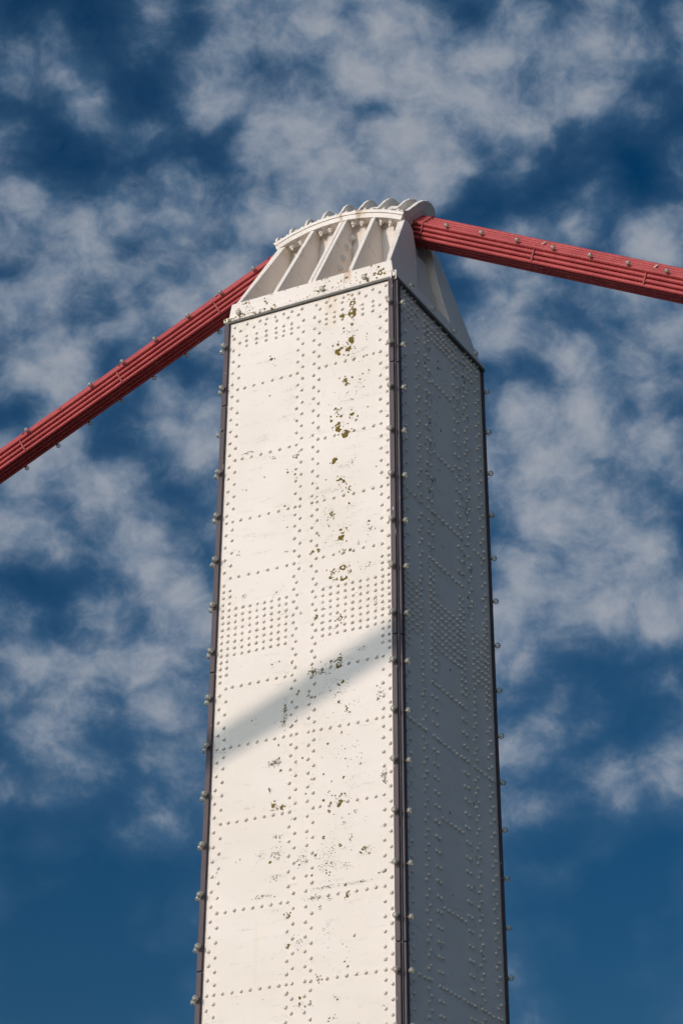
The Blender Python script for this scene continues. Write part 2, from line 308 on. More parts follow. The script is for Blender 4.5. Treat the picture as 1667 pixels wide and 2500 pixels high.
# rivets: depth below the top edge along each column, laid out as on the plates (metres)
def seq(a, b, st): return [a + i * st for i in range(int(round((b - a) / st)) + 1)]
LOW = seq(8.52, 12.0, .156)
ED = seq(.08, 2.58, .156) + [2.67] + seq(2.825, 3.45, .156) + seq(3.53, 4.63, .0783) + seq(4.785, 6.19, .156) + [6.355, 6.52, 6.68, 6.845, 7.01, 7.17, 7.335, 7.5] + seq(7.655, 12, .156)
MIDLOW = [4.71, 4.865, 5.02, 5.17, 5.31, 5.41, 5.51, 5.64, 5.8, 5.955, 6.11, 6.275, 6.435, 6.6, 6.765, 6.93, 7.09, 7.255, 7.415, 7.57, 7.73, 7.885, 8.02, 8.125, 8.225, 8.36] + LOW
BG = seq(.315, 2.505, .156) + [2.67, 2.765] + seq(2.905, 3.38, .156) + seq(3.53, 4.56, .0783) + MIDLOW
CF = seq(.315, 2.505, .156) + [2.67, 2.765] + seq(2.905, 3.38, .156) + [3.53, 3.685, 3.84, 4.0, 4.09, 4.24, 4.4, 4.555] + MIDLOW
DE = seq(.24, 2.57, .156) + [2.67] + seq(2.825, 3.45, .156) + [3.61, 3.765, 3.92, 4.165, 4.32, 4.475, 4.63, 4.785] + seq(4.94, 6.19, .156) + [6.355, 6.52, 6.68, 6.845, 7.01, 7.17, 7.335, 7.5] + seq(7.655, 12, .156)
ROWS = [.94, 1.88, 2.67, 3.375, 4.71, 5.41, 6.275, 7.255, 8.125, 8.98, 9.85, 10.8]
def front_layout():
    P = []
    for sgn in (-1, 1):
        P += [(sgn * (1.0 + .0085 * d), d) for d in ED]
        P += [(sgn * (.918 + .0090 * d), d) for d in [.145] + BG]
        P += [(sgn * .14, d) for d in [.145] + CF]
        P += [(sgn * (.10 if 3.55 < d < 4.82 else .073), d) for d in DE]
        for r in ROWS:
            if r < 4: P += [(sgn * (.23 + i * .1225), r) for i in range(6)]
            else: P += [(sgn * (.225 + i * .1095), r) for i in range(7)]
        P += [(sgn * (.228 + i * .0915), 3.765 + k * .0793) for i in range(8) for k in range(8)]
        P += [(sgn * x, d) for x in (.228, .333, .436, .568, .70, .83) for d in (.24, .305, .372)]
        P += [(sgn * x, .08) for x in (.095, .228, .342, .452, .562, .655, .83)]
        P += [(sgn * x, .143) for x in (.278, .43, .585, .738)]
    return P
def side_layout():
    P = []; N = []; sh = .032
    for sgn in (-1, 1):
        P += [(sgn * (1.02 + .009 * d), d - sh) for d in ED if d > .3] + [(sgn * 1.02, d) for d in (.04, .12, .19)]
        P += [(sgn * (.94 + .009 * d), d - sh) for d in BG] + [(sgn * .94, .05), (sgn * .94, .115)]
        P += [(sgn * x, d) for x in (.85, .757) for d in (.04, .118, .195, .272, .35)]
        inner = [.04, .20, .358] + [d - sh for d in CF if d > .5 and d not in (2.67, 2.765)]
        for d in inner: (N if .85 < d < 1.15 else P).append((sgn * .672, d))
        for d in [.12] + [d - sh for d in DE]: (N if .85 < d < 1.15 else P).append((sgn * (.645 if 3.4 < d < 4.9 else .61), d))
        efz = [.09] + seq(.175, .49, .078) + seq(.645, 2.52, .156) + [2.63] + seq(2.78, 3.28, .156) + seq(3.42, 4.60, .078) + seq(4.75, 6.18, .156) + [6.33, 6.497, 6.66, 6.823, 6.987, 7.15, 7.31, 7.477] + seq(7.637, 12, .156)
        for d in efz: (N if .85 < d < 1.15 else P).append((sgn * (.425 - .002 * (d > 6) * 3), d)); P.append((sgn * .333, d)) if not .85 < d < 1.15 else N.append((sgn * .333, d))
        for r in (2.64, 5.375, 8.105, 10.8): P += [(sgn * x, r) for x in (.885, .77)]
        P += [(sgn * x, 3.735 + k * .0793) for x in (.885, .775) for k in range(8)]
    for r in (.9, 1.84, 2.63, 3.255, 4.75, 5.38, 6.25, 7.235, 8.105, 8.96, 9.83): P += [((i - 2.5) * .0965 if r < 2 else (i - 2.5) * .103, r) for i in range(6)]
    P += [((i - 2.5) * .102, 3.733 + k * .0793) for i in range(6) for k in range(8)]
    for i in range(7):
        P += [((i - 3) * .079, d) for d in ((.09, .172, .253, .33) if i % 2 == 0 else (.04, .175, .253, .33))]
    return P, N
def rivet_mesh(h):
    b = MB(); b.lathe([(.0212, -.004), (.0208, .23 * h), (.0176, .61 * h), (.0106, .89 * h), (.0020, h)], 10); return b
def nut_mesh():
    b = MB(); b.lathe([(.024, -.004), (.024, .004)], 10, None, False); b.lathe([(.019, .004), (.019, .018), (.017, .021)], 6, None, False); b.lathe([(.010, .02), (.010, .030), (.007, .033)], 8); return b
RIV = rivet_mesh(.0205); RIV_ME = RIV.mesh('rivet', [M['rivet']]); RIVS = rivet_mesh(.027); RIVS_ME = RIVS.mesh('rivet', [M['rivet']]); NUT = nut_mesh()
def front_M(x, d): return frame((x, -hy(d), TOP - d), (0, -1, -TY))
def back_M(x, d): return frame((x, hy(d), TOP - d), (0, 1, -TY))
def right_M(y, d): return frame((hx(d), y, TOP - d), (1, 0, -TX))
def left_M(y, d): return frame((-hx(d), y, TOP - d), (-1, 0, -TX))
def in_frame(P):
    v = Vector(P) - CAM; z = v.dot(FW); return abs(v.dot(RT) / z) < .1403 and abs(v.dot(UP) / z) < .2104
def bake(Ms, src, name, mat, parent):
    b = MB()
    for m4 in Ms: b.add([m4 @ Vector(v) for v in src.v], src.f, True)
    for i in range(len(b.sm)): b.sm[i] = src.sm[i % len(src.sm)]
    me = bpy.data.meshes.new(name); me.from_pydata(b.v, [], b.f); me.materials.append(mat); me.polygons.foreach_set('use_smooth', b.sm)
    o = link(name, me, parent); o['kind'] = 'stuff'; return o
fl = front_layout(); slay, snuts = side_layout()
cand = [(plate_f, front_M(x, d)) for x, d in fl] + [(plate_r, right_M(y, d)) for y, d in slay]
vis = sorted([c for c in cand if in_frame(c[1].translation)], key=lambda c: (c[1].translation - CAM).length)
near = set(id(c) for c in vis[:300])
for c in vis[:300]:
    o = bpy.data.objects.new('rivet', RIV_ME if c[0] is plate_f else RIVS_ME); COL.objects.link(o); o.parent = c[0]
    j = Matrix.Rotation(random.uniform(0, 6.28), 4, 'Z') @ Matrix.Translation((random.gauss(0, .002), random.gauss(0, .002), 0)) @ Matrix.Scale(random.uniform(.93, 1.07), 4); o.matrix_local = c[1] @ j
def jig(m4): return m4 @ Matrix.Translation((random.gauss(0, .0022), random.gauss(0, .0022), random.uniform(-.002, .0015))) @ Matrix.Scale(random.uniform(.93, 1.07), 4)
bake([jig(c[1]) for c in cand if c[0] is plate_f and id(c) not in near], RIV, 'rivets', M['rivet'], plate_f)
bake([jig(c[1]) for c in cand if c[0] is plate_r and id(c) not in near], RIVS, 'rivets', M['rivet'], plate_r)
bake([right_M(y, d) for y, d in snuts], NUT, 'nuts', M['bolt'], plate_r)
bake([back_M(x, d) for x, d in fl], RIV, 'rivets', M['rivet'], plate_b)
bake([left_M(y, d) for y, d in slay + snuts], RIV, 'rivets', M['rivet'], plate_l)

# lichen rosettes and algae specks grown on the plate
LICHEN = """571,196,32,r 571,327,49,b 439,337,26,b 568,480,17,b 459,500,12,b 464,550,10,b 558,686,32,b 566,721,14,b 387,700,16,b 320,700,12,b 427,802,52,c 520,796,26,b 543,770,13,b 521,876,13,b 482,929,14,b 586,958,14,b -486,654,20,b
759,655,9,b 751,697,6,b 610,813,9,b 707,1173,10,b 786,1147,10,b 776,1184,6,b 485,1195,24,b 503,1252,20,b 484,1150,10,b 574,1184,13,b 672,1235,9,b 720,1345,10,b 410,1154,9,b 760,942,10,b 361,1541,17,b 396,1579,20,c 575,1665,23,b
645,1707,12,b 304,1627,12,b 312,1687,17,b 435,1654,16,b 384,1647,10,b 329,1769,17,c 405,1742,20,b 398,1815,29,b 490,1896,43,b 520,1772,9,b 626,1753,14,r 773,1622,10,b 567,1606,9,b 563,1464,7,b -1021,190,12,b 523,65,17,c
107,-336,3,b 356,2205,29,b 446,2486,35,c 559,2604,26,c 545,2788,13,b -138,2001,20,c -144,2254,13,b -242,2207,13,b -541,2195,10,b -269,2628,12,b -231,2904,9,b 325,2866,23,r 363,2931,14,c 297,3014,9,b 444,3092,16,r 514,3086,12,b
470,3138,14,b 448,3189,29,b 516,3248,10,b 792,3065,14,b 811,3165,10,b 170,3098,10,b 472,3353,20,c 561,3365,17,b 97,3283,17,b 172,3285,19,r 474,3561,29,r 570,3623,14,b 547,3556,13,c 360,3582,20,c 273,3550,9,b 344,3639,26,c
401,3686,14,b 482,3679,37,c -351,3680,10,b 880,2407,9,b 252,2423,9,b -249,2166,7,b 510,2536,9,b 148,4077,24,b 220,4169,17,b 448,4164,24,c 513,4155,12,b 447,4643,24,r 340,4647,14,b 434,4715,31,b 126,4724,24,b 485,4914,18,b
439,4942,12,b 438,5138,15,b 549,5245,23,c -129,5305,18,b -50,4920,12,b 104,5013,21,c 475,5493,12,b 312,5591,12,b -284,5499,12,b 10,5698,11,b 523,5795,9,b 697,5880,12,c 263,5924,9,b 505,5998,11,b -251,5793,14,b -219,5241,12,b
-620,5153,8,b -570,5141,6,b -337,5232,6,b -140,4573,11,b -382,4542,8,b -351,3680,9,b 114,5946,18,c 502,6002,13,b 268,6217,14,b 354,6261,14,b 458,6279,32,b 336,6349,16,r 479,6184,13,b 338,6138,16,c 56,6107,10,b -334,6174,22,b
-232,6213,19,b -355,6796,16,b 181,6804,14,b 142,7015,13,b 470,6742,18,r 274,6625,16,r 554,7294,19,b 223,7258,22,c -128,7408,21,b -123,7726,19,b 234,8105,22,c 23,8287,16,b 21,8347,13,b -124,8216,13,b 999,8017,14,b 142,8339,11,b
313,7016,10,b 361,6022,8,b 265,5926,10,b 697,5881,14,c 743,6819,22,r 805,6879,13,r 976,6112,16,b -379,6002,10,b 641,7726,14,r 567,8033,13,b -719,6709,8,b -767,6731,6,b"""
SPECKS = """557,557,137,183,40 496,733,214,122,30 486,1412,244,183,40 504,1698,397,183,50 -463,742,46,92,6 -501,1150,31,31,6 684,1261,183,168,25 559,863,92,137,15 -753,1826,107,23,30 -434,1976,92,27,18 463,2293,183,61,35 606,2252,46,46,12
435,2559,244,122,25 133,2591,122,76,18 287,2824,168,137,40 500,3112,168,153,30 811,3140,122,92,35 768,3598,153,61,40 664,3312,61,38,14 -778,2310,46,31,10 -840,3103,46,61,10 -237,3210,38,31,8 -338,2766,92,46,10 350,3077,381,458,60
-776,3653,46,46,14 -348,3687,76,61,10 -133,2252,46,92,6 -211,5127,46,195,110 -224,5258,65,81,40 205,4747,179,49,90 393,4933,260,195,70 375,4661,195,49,30 -382,4539,49,81,14 928,5140,65,130,50 -323,5693,114,73,60 988,6041,65,81,40
698,4578,81,32,25 553,5735,260,195,30 -43,3998,49,32,10 355,4266,98,49,14 866,4071,32,81,14 319,5257,488,162,30 -761,3650,65,32,14 -321,5696,118,51,55 -379,5987,51,42,22 -277,6213,169,42,50 -282,6713,101,93,70 -473,6712,85,68,35
-307,6977,85,42,25 -430,7160,152,30,60 -270,6532,101,20,25 334,6868,186,304,170 486,6488,254,101,40 641,6405,85,34,25 552,6974,118,51,30 276,7167,254,30,70 676,7171,254,30,80 965,7102,68,25,25 153,7255,118,37,50 339,7297,51,68,20
980,6091,51,101,60 21,6833,76,93,60 343,7621,85,85,30 247,7368,25,51,20 -10,7711,85,101,25 48,8354,101,51,25 427,8321,42,51,14 384,8533,101,42,14 452,6219,237,101,50 468,7930,423,254,30 -1003,6804,34,51,8 -1080,7760,17,34,5
766,6837,101,51,18 588,6679,25,68,14"""
def patch(b, M4, r, kind, rnd):
    n = 14; ph = rnd.uniform(0, 6.28); a1, a2, a3 = rnd.uniform(.08, .22), rnd.uniform(.05, .2), rnd.uniform(.04, .12)
    sx = rnd.uniform(.75, 1.0); rot = rnd.uniform(0, 3.14)
    def rr(t): return r * (1 + a1 * math.sin(2 * t + ph) + a2 * math.sin(3 * t + 2.1 * ph) + a3 * math.sin(5 * t + ph * 3.3))
    def pt(t, k, h):
        x, y = rr(t) * k * math.cos(t) * sx, rr(t) * k * math.sin(t); return M4 @ Vector((x * math.cos(rot) - y * math.sin(rot), x * math.sin(rot) + y * math.cos(rot), h))
    hh = min(.004, .0015 + r * .05)
    if kind == 'b':
        o = [pt(2 * math.pi * i / n, 1, 0.0004) for i in range(n)]; q = [pt(2 * math.pi * i / n, .82, hh) for i in range(n)]
        b.add(o + q, [tuple(range(n, 2 * n))] + [(i, (i + 1) % n, n + (i + 1) % n, n + i) for i in range(n)])
    else:
        t1 = 2 * math.pi if kind == 'r' else rnd.uniform(3.0, 4.6); k0 = rnd.uniform(.15, .38); s0 = rnd.uniform(0, 6.28); nn = 16
        rings = []
        for i in range(nn + 1):
            t = s0 + t1 * i / nn; e = 1.0 if kind == 'r' else (.35 + .65 * math.sin(math.pi * i / nn)); w = (1 - k0) * e * rnd.uniform(.7, 1.1); mid = (1 + k0) / 2
            rings.append((pt(t, mid - w / 2, .0004), pt(t, mid, hh), pt(t, mid + w / 2, .0004)))
        vs = [p for g in rings for p in g]; fs = []
        for i in range(nn): fs += [(3 * i, 3 * i + 1, 3 * i + 4, 3 * i + 3), (3 * i + 1, 3 * i + 2, 3 * i + 5, 3 * i + 4)]
        b.add(vs, fs)
rl = random.Random(21); lb = MB()
for tok in LICHEN.split():
    x, d, r, k = tok.split(','); x, d, r = int(x) / 1000, int(d) / 1000, int(r) / 1000
    patch(lb, front_M(x, d), r * (1.15 if k == 'b' else 1.2) * (1.15 if r > .025 else 1), k, rl)
    if r > .018:
        for _ in range(rl.randint(3, 8)):
            t = rl.uniform(0, 6.28); q = r * rl.uniform(1.1, 2.6); patch(lb, front_M(x + q * math.cos(t), d + q * math.sin(t)), rl.uniform(.003, .012), 'b', rl)
o = lb.build('lichen', M['lichen'], plate_f); o['kind'] = 'stuff'; o['label'] = 'olive brown lichen rosettes down the lit face'
sb = MB()
def speck(M4, r, rnd):
    n = rnd.choice((4, 5, 6)); s0 = rnd.uniform(0, 6.28); a = rnd.uniform(.5, 1)
    sb.add([M4 @ Vector((r * math.cos(s0 + 6.283 * i / n) * rnd.uniform(.6, 1.2), a * r * math.sin(s0 + 6.283 * i / n) * rnd.uniform(.6, 1.2), .0011)) for i in range(n)], [tuple(range(n))])
for tok in SPECKS.split():
    x, d, w, h, n = map(int, tok.split(','))
    for _ in range(int(n * 1.15)):
        px, pd = rl.gauss(x / 1000, w / 2600), rl.gauss(d / 1000, h / 2600)
        if abs(px) < 1.02 and pd > .05: speck(front_M(px, pd), min(.014, .0022 + rl.expovariate(1 / .0026)), rl)
for _ in range(520):      # thin scatter, more to the right of the seam where the water runs
    px = rl.gauss(.45, .28) if rl.random() < .62 else rl.uniform(-1.0, 1.0); pd = rl.uniform(.1, 9.5)
    if abs(px) < 1.02: speck(front_M(px, pd), min(.011, .0016 + rl.expovariate(1 / .0018)), rl)
o = sb.build('algae_specks', M['speck'], plate_f); o['kind'] = 'stuff'
lb2 = MB()
for _ in range(420):
    lane = rl.choice((-.40, -.34, -.05, .50, .62, .66)); pd = rl.uniform(.1, 3.4) if rl.random() < .8 else rl.uniform(3.4, 9); py = rl.gauss(lane, .05)
    patch(lb2, right_M(py, pd), min(.02, .002 + rl.expovariate(1 / .0045)), 'b', rl)
for _ in range(46):      # thin black runs below the rivets
    py, pd = rl.choice((-.34, -.30, -.22, .52, .62, .70)) + rl.gauss(0, .05), rl.uniform(.2, 3.6) if rl.random() < .75 else rl.uniform(4, 8.6)
    h, w = rl.uniform(.02, .09), rl.uniform(.003, .008); m4 = right_M(py, pd)
    lb2.add([m4 @ Vector(v) for v in ((-w, h * .2, .0012), (w * .6, h * .35, .0012), (w, -h * .5, .0012), (w * .3, -h, .0012), (-w * .7, -h * .6, .0012))], [(0, 1, 2, 3, 4)])
o = lb2.build('algae_specks', M['speck'], plate_r); o['kind'] = 'stuff'

# ------------------------------------------------------------------ saddle casting on the tower top
saddle = thing('cable_saddle', 'white cast steel saddle with sloping gusset ribs and scalloped top, capping the tower', 'cable saddle', (0, 0, TOP))
# its parts are built in tower coordinates measured from the top edge (z = 0)
b = MB(); b.box(-1.138, 1.138, -1.209, 1.209, .004, .062); b.build('base_flange', M['cap'], saddle, .012)
b = MB(); q = lambda a, c, z: [(-a, -c, z), (a, -c, z), (a, c, z), (-a, c, z)]
b.hexa(q(1.092, 1.168, .0625), q(1.062, 1.158, .272)); b.build('base_block', M['cap'], saddle, .012)
AX, AZ = -.10, -.45                    # axis of the saddle's arc
R_RIM0, R_RIM1 = 1.985, 2.045
def arc(phi, r, y): return (AX + r * math.sin(phi), y, AZ + r * math.cos(phi))
PH0, PH1 = R_(-22.4), R_(28.2)
def sweep(name, sec, mat, n=34, p0=PH0, p1=PH1, bevel=0):
    b = MB(); b.loft([[arc(p0 + (p1 - p0) * i / n, r, y) for y, r in sec] for i in range(n + 1)], True, False); return b.build(name, mat, saddle, bevel)
for sg in (-1, 1):
    sweep('saddle_rim', [(sg * .462, R_RIM0), (sg * .24, R_RIM0), (sg * .24, R_RIM1), (sg * .462, R_RIM1)], M['rim'])
    sweep('cover_rim', [(sg * .468, R_RIM1 + .007), (sg * .22, R_RIM1 + .007), (sg * .22, R_RIM1 + .045), (sg * .468, R_RIM1 + .045)], M['rim'])
    # cheek plate behind the ribs
    n = 24; pts = [(-.84, .27)] + [(arc(PH0 + R_(1) + (PH1 - PH0 - R_(2)) * i / n, R_RIM0 + .004, 0)[0], arc(PH0 + R_(1) + (PH1 - PH0 - R_(2)) * i / n, R_RIM0 + .004, 0)[2]) for i in range(n + 1)] + [(.93, .27)]
    b = MB(); b.prism([(x, sg * .30, z) for x, z in pts], [(x, sg * .235, z) for x, z in pts]); b.build('cheek_plate', M['cap'], saddle)
n = 20; p0, p1 = PH0 + R_(2.5), PH1 - R_(2.5)
pts = [(-.76, .25)] + [(arc(p0 + (p1 - p0) * i / n, 1.93, 0)[0], arc(p0 + (p1 - p0) * i / n, 1.93, 0)[2]) for i in range(n + 1)] + [(.84, .25)]
b = MB(); b.prism([(x, -.234, z) for x, z in pts], [(x, .234, z) for x, z in pts]); b.build('trough', M['cap'], saddle)
# gusset ribs: (base x, top x, thickness); the centre one is two plates bolted back to back
RIBS = [(-.470, -.365, .058), (.018 - .028, .062 - .028, .050), (.018 + .028, .062 + .028, .050), (.523, .470, .058)]
def rib_top(x): 
    s = (x - AX) / R_RIM0; return AZ + R_RIM0 * math.sqrt(1 - s * s) - .001
for sg in (-1, 1):
    for xb, xt, th in RIBS:
        zt = rib_top(xt); f = lambda z: xb + (xt - xb) * (z - .27) / (1.5 - .27)
        prof = [(-1.150, .271), (-1.145, .30), (-.475, zt - .03), (-.455, zt), (-.299, zt), (-.299, .271)]
        b = MB(); b.prism([(f(z) - th / 2, -sg * y, z) for y, z in prof], [(f(z) + th / 2, -sg * y, z) for y, z in prof])
        b.build('gusset_rib', M['cap'], saddle, .007)
    # end wings: ribs at both ends that run in towards the cable mouth
    for xb, xt, th, ex in ((1.032, .872, .10, 1), (-.989, -.832, .10, -1)):
        zt = rib_top(xt); f = lambda z: xb + (xt - xb) * (z - .27) / (1.36 - .27)
        prof = [(-1.152, .150), (-1.150, .275), (-.462, zt), (-.34, zt + .05), (-.245, zt - .02), (-.262, .96), (-.33, .62), (-.50, .16)]
        outer = [(f(z) + ex * .012, sg * y, z) for y, z in prof]; inner = [(f(z) + ex * .012 - ex * th * (.55 if y < -.6 else 1), sg * y, z) for y, z in prof]
        b = MB(); b.prism(outer, inner); b.build('end_wing', M['cap'], saddle, .008)
for xb, xt, ex in ((1.032, .872, 1), (-.989, -.832, -1)):
    f = lambda z: xb + (xt - xb) * (z - .27) / (1.36 - .27) - ex * .085
    prof = [(-.62, .268), (.62, .268), (.34, .90), (.30, 1.06), (-.30, 1.06), (-.34, .90)]
    b = MB(); b.prism([(f(z), y, z) for y, z in prof], [(f(z) - ex * .04, y, z) for y, z in prof]); b.build('end_wall', M['cap'], saddle)
# scalloped fins over the cable cover
HUMP = [(-.468, .0), (-.44, .035), (-.395, .052), (-.355, .085), (-.30, .165), (-.24, .255), (-.17, .325), (-.09, .368), (0, .382)]
HUMP = HUMP + [(-y, d) for y, d in HUMP[-2::-1]]
FINX = (-.90, -.72, -.515, -.29, -.045, .205, .455, .695, .845)
R_C = R_RIM1 + .045
for k, xf in enumerate(FINX):
    ph = math.asin((xf - AX) / 2.10); th = .042 if k == len(FINX) - 1 else .034; dp = th / 2 / 2.1
    pr = HUMP + [(.20, .0), (.20, -.02), (-.20, -.02), (-.20, 0)]
    b = MB(); b.prism([arc(ph - dp, R_C + d + .001, y) for y, d in pr], [arc(ph + dp, R_C + d + .001, y) for y, d in pr]); b.build('scalloped_fin', M['rim'], saddle, .006)
cov = [(-.255, .002), (-.25, .10), (-.16, .222), (0, .236), (.16, .222), (.25, .10), (.255, .002), (.232, .002), (.230, .095), (.15, .208), (0, .220), (-.15, .208), (-.230, .095), (-.232, .002)]
sweep('cable_cover', [(y, R_C + d) for y, d in cov], M['rim'], 34, PH0 + R_(.6), PH1 - R_(.8))
# hex bolts
def bolt_mesh(r, shank):
    b = MB(); b.lathe([(r * 1.45, 0), (r * 1.45, .008), (r * 1.3, .011)], 14, None, False); b.lathe([(r, .010), (r, .034), (r * .86, .040)], 6, None, False); b.lathe([(r * .55, .038), (r * .55, .038 + shank), (r * .4, .042 + shank)], 8)
    return b.mesh('bolt', [M['bolt']])
BM = bolt_mesh(.030, .028); BS = bolt_mesh(.024, .012); BR = bolt_mesh(.034, .010)
def bolt(me, P, ax):
    o = bpy.data.objects.new('bolt', me); COL.objects.link(o); o.parent = saddle; o.matrix_local = frame(P, ax) @ Matrix.Rotation(random.uniform(0, 1), 4, 'Z')
for sg in (-1, 1):
    for x in (-.703, -.579, -.289, -.159, .170, .290, .555, .685):
        ph = math.asin((x - AX) / 2.0); P = arc(ph, R_RIM0 - .001, sg * .385); bolt(BM, P, (-math.sin(ph), 0, -math.cos(ph)))
    for x in (-.80, -.60, -.40, -.17, .08, .33, .58, .77):
        ph = math.asin((x - AX) / 2.08); P = arc(ph, R_C + .001, sg * .415); bolt(BS, P, (math.sin(ph), 0, math.cos(ph)))
    for y, z in ((-.36, 1.32), (-.43, 1.14), (-.52, .94), (-.59, .76), (-.68, .55)):
        xx = .018 + .028 + .044 * (z - .27) / 1.23 + .026; bolt(BR, (xx, sg * y, z), (1, 0, 0))
        bolt(BR, (xx - .108, sg * y, z), (-1, 0, 0))
CAPLICHEN = """388,70,32,c 412,162,14,b 301,99,23,c 443,78,14,b 377,142,10,b -861,235,20,b -305,63,17,b -257,90,17,c 920,126,43,r 850,130,29,r 959,163,20,b 897,214,20,b 990,77,17,b 253,200,20,c 229,257,12,b -808,112,12,b -843,171,10,b
-970,42,14,b -1028,33,13,b -921,44,13,b -758,47,9,b 616,109,13,r 608,218,9,b -1,93,9,b -163,248,9,b -340,259,9,b"""
cb = MB()
for tok in CAPLICHEN.split():
    x, z, r, k = tok.split(','); x, z, r = int(x) / 1000, int(z) / 1000, int(r) / 1000
    if z > .262: continue
    y = -1.2092 if z < .062 else -1.168 + .01 * (z - .0625) / .21 - .0006
    patch(cb, frame((x, y, max(z, .012)), (0, -1, .05)), min(r * .85, .055), k, rl)
for _ in range(120):
    x = rl.choice((-.95, -.85, -.55, .05, .15, .42, .80, .86)) + rl.gauss(0, .07); z = rl.uniform(.07, .26)
    if abs(x) < 1.05: patch(cb, frame((x, -1.168 + .0476 * (z - .0625) - .0006, z), (0, -1, .05)), min(.02, .002 + rl.expovariate(1 / .004)), 'b', rl)
for _ in range(70):
    x = rl.uniform(-1.1, .9) if rl.random() < .4 else rl.uniform(-1.12, -.55); patch(cb, frame((x, -1.2096, rl.uniform(.012, .055)), (0, -1, 0)), min(.022, .003 + rl.expovariate(1 / .005)), 'b', rl)
o = cb.build('lichen', M['lichen'], saddle); o['kind'] = 'stuff'

# ------------------------------------------------------------------ suspension cable: a hexagon of strands over the saddle
D_S = .0570; R_CAB = 2.109; CAX = -.144
SL, SR = .442, .536
def cable_path(kl, kr, xl, xr):
    aL, aR = -math.atan(SL), math.atan(SR); P = []
    for i in range(0, 25): ph = aL + (aR - aL) * i / 24; P.append((CAX + R_CAB * math.sin(ph), AZ + R_CAB * math.cos(ph), ph))
    L = []; R = []
    x0, z0, _ = P[0]; n = 26
    for i in range(1, n + 1): X = xl * (i / n) ** 1.4; L.append((x0 - X, z0 - SL * X + kl * X * X / 2, -math.atan(SL - kl * X)))
    x1, z1, _ = P[-1]
    for i in range(1, n + 1): X = xr * (i / n) ** 1.4; R.append((x1 + X, z1 - SR * X + kr * X * X / 2, math.atan(SR - kr * X)))
    return L[::-1] + P + R
HEXO = []
for k in range(6):
    a0, a1 = R_(60 * k - 9), R_(51 + 60 * k)
    for j in range(3):
        f = j / 3; HEXO.append((3 * D_S * (math.cos(a0) * (1 - f) + math.cos(a1) * f), 3 * D_S * (math.sin(a0) * (1 - f) + math.sin(a1) * f)))
# hexagon with a flat top and bottom and a corner strand on each flank: y across, n along the path normal
def tube(path, oy, on, r, seg, mat, parent, name='strand'):
    rings = []
    for x, z, ph in path:
        nx, nz = math.sin(ph), math.cos(ph); rings.append([(x + nx * (on + r * math.sin(t)), oy + r * math.cos(t), z + nz * (on + r * math.sin(t))) for t in [2 * math.pi * i / seg for i in range(seg)]])
    b = MB(); b.loft(rings, True, True); return b.build(name, mat, parent)
def cable(label, loc, kl, kr, xl, xr, s=1.0, group=None):
    c = thing('suspension_cable', label, 'cable', loc, group); path = cable_path(kl, kr, xl, xr)
    for j_, (oy, on) in enumerate(HEXO): tube(path, oy * s, on * s, s * D_S * .5 * (1.08 if j_ == 9 else .91), 12, M['red'], c)
    tube(path, 0, 0, s * D_S * 2.1, 6, M['red'], c, 'core')
    return c, path
def at_x(path, x):
    for p, q in zip(path, path[1:]):
        if p[0] <= x <= q[0]:
            f = (x - p[0]) / (q[0] - p[0]); return p[0] + (q[0] - p[0]) * f, p[1] + (q[1] - p[1]) * f, p[2] + (q[2] - p[2]) * f
def on_cable(path, x, oy, on): x, z, ph = at_x(path, x); return Vector((x + math.sin(ph) * on, oy, z + math.cos(ph) * on)), ph

# clear globe bulb, axis along +z
gb = MB(); gb.lathe([(.012, .010), (.017, .015), (.028, .024), (.0352, .036), (.0378, .049), (.0352, .062), (.028, .0745), (.015, .0835), (.003, .0868)], 16); GLOBE = gb.mesh('light_bulb', [M['glass']])
gs = MB(); gs.lathe([(.019, -.004), (.019, .006), (.014, .009), (.014, .017), (.010, .019)], 12, None, False); SOCK = gs.mesh('socket', [M['socket']]); SOCKR = gs.mesh('socket', [M['rsock']])
gt = MB(); gt.lathe([(.0075, .017), (.0065, .034), (.003, .042)], 8); gt.lathe([(.001, .041), (.012, .050), (.001, .052)], 8); STEM = gt.mesh('bulb_stem', [M['stem']])
def bulb(parent, P, ax, glass=True, sock=None):
    sock = sock or SOCK; m4 = frame(P, ax) @ Matrix.Rotation(random.uniform(0, 6), 4, 'Z') @ Matrix.Rotation(random.gauss(0, .07), 4, 'X') @ Matrix.Scale(.80 if sock is SOCKR else .93, 4)
    if not glass:
        o = bpy.data.objects.new('socket', sock); COL.objects.link(o); o.parent = parent; o.matrix_local = m4; return
    g = bpy.data.objects.new('light_bulb', GLOBE); COL.objects.link(g); g.parent = parent; g.matrix_local = m4
    for nm, me in (('socket', sock), ('bulb_stem', STEM)):
        o = bpy.data.objects.new(nm, me); COL.objects.link(o); o.parent = g

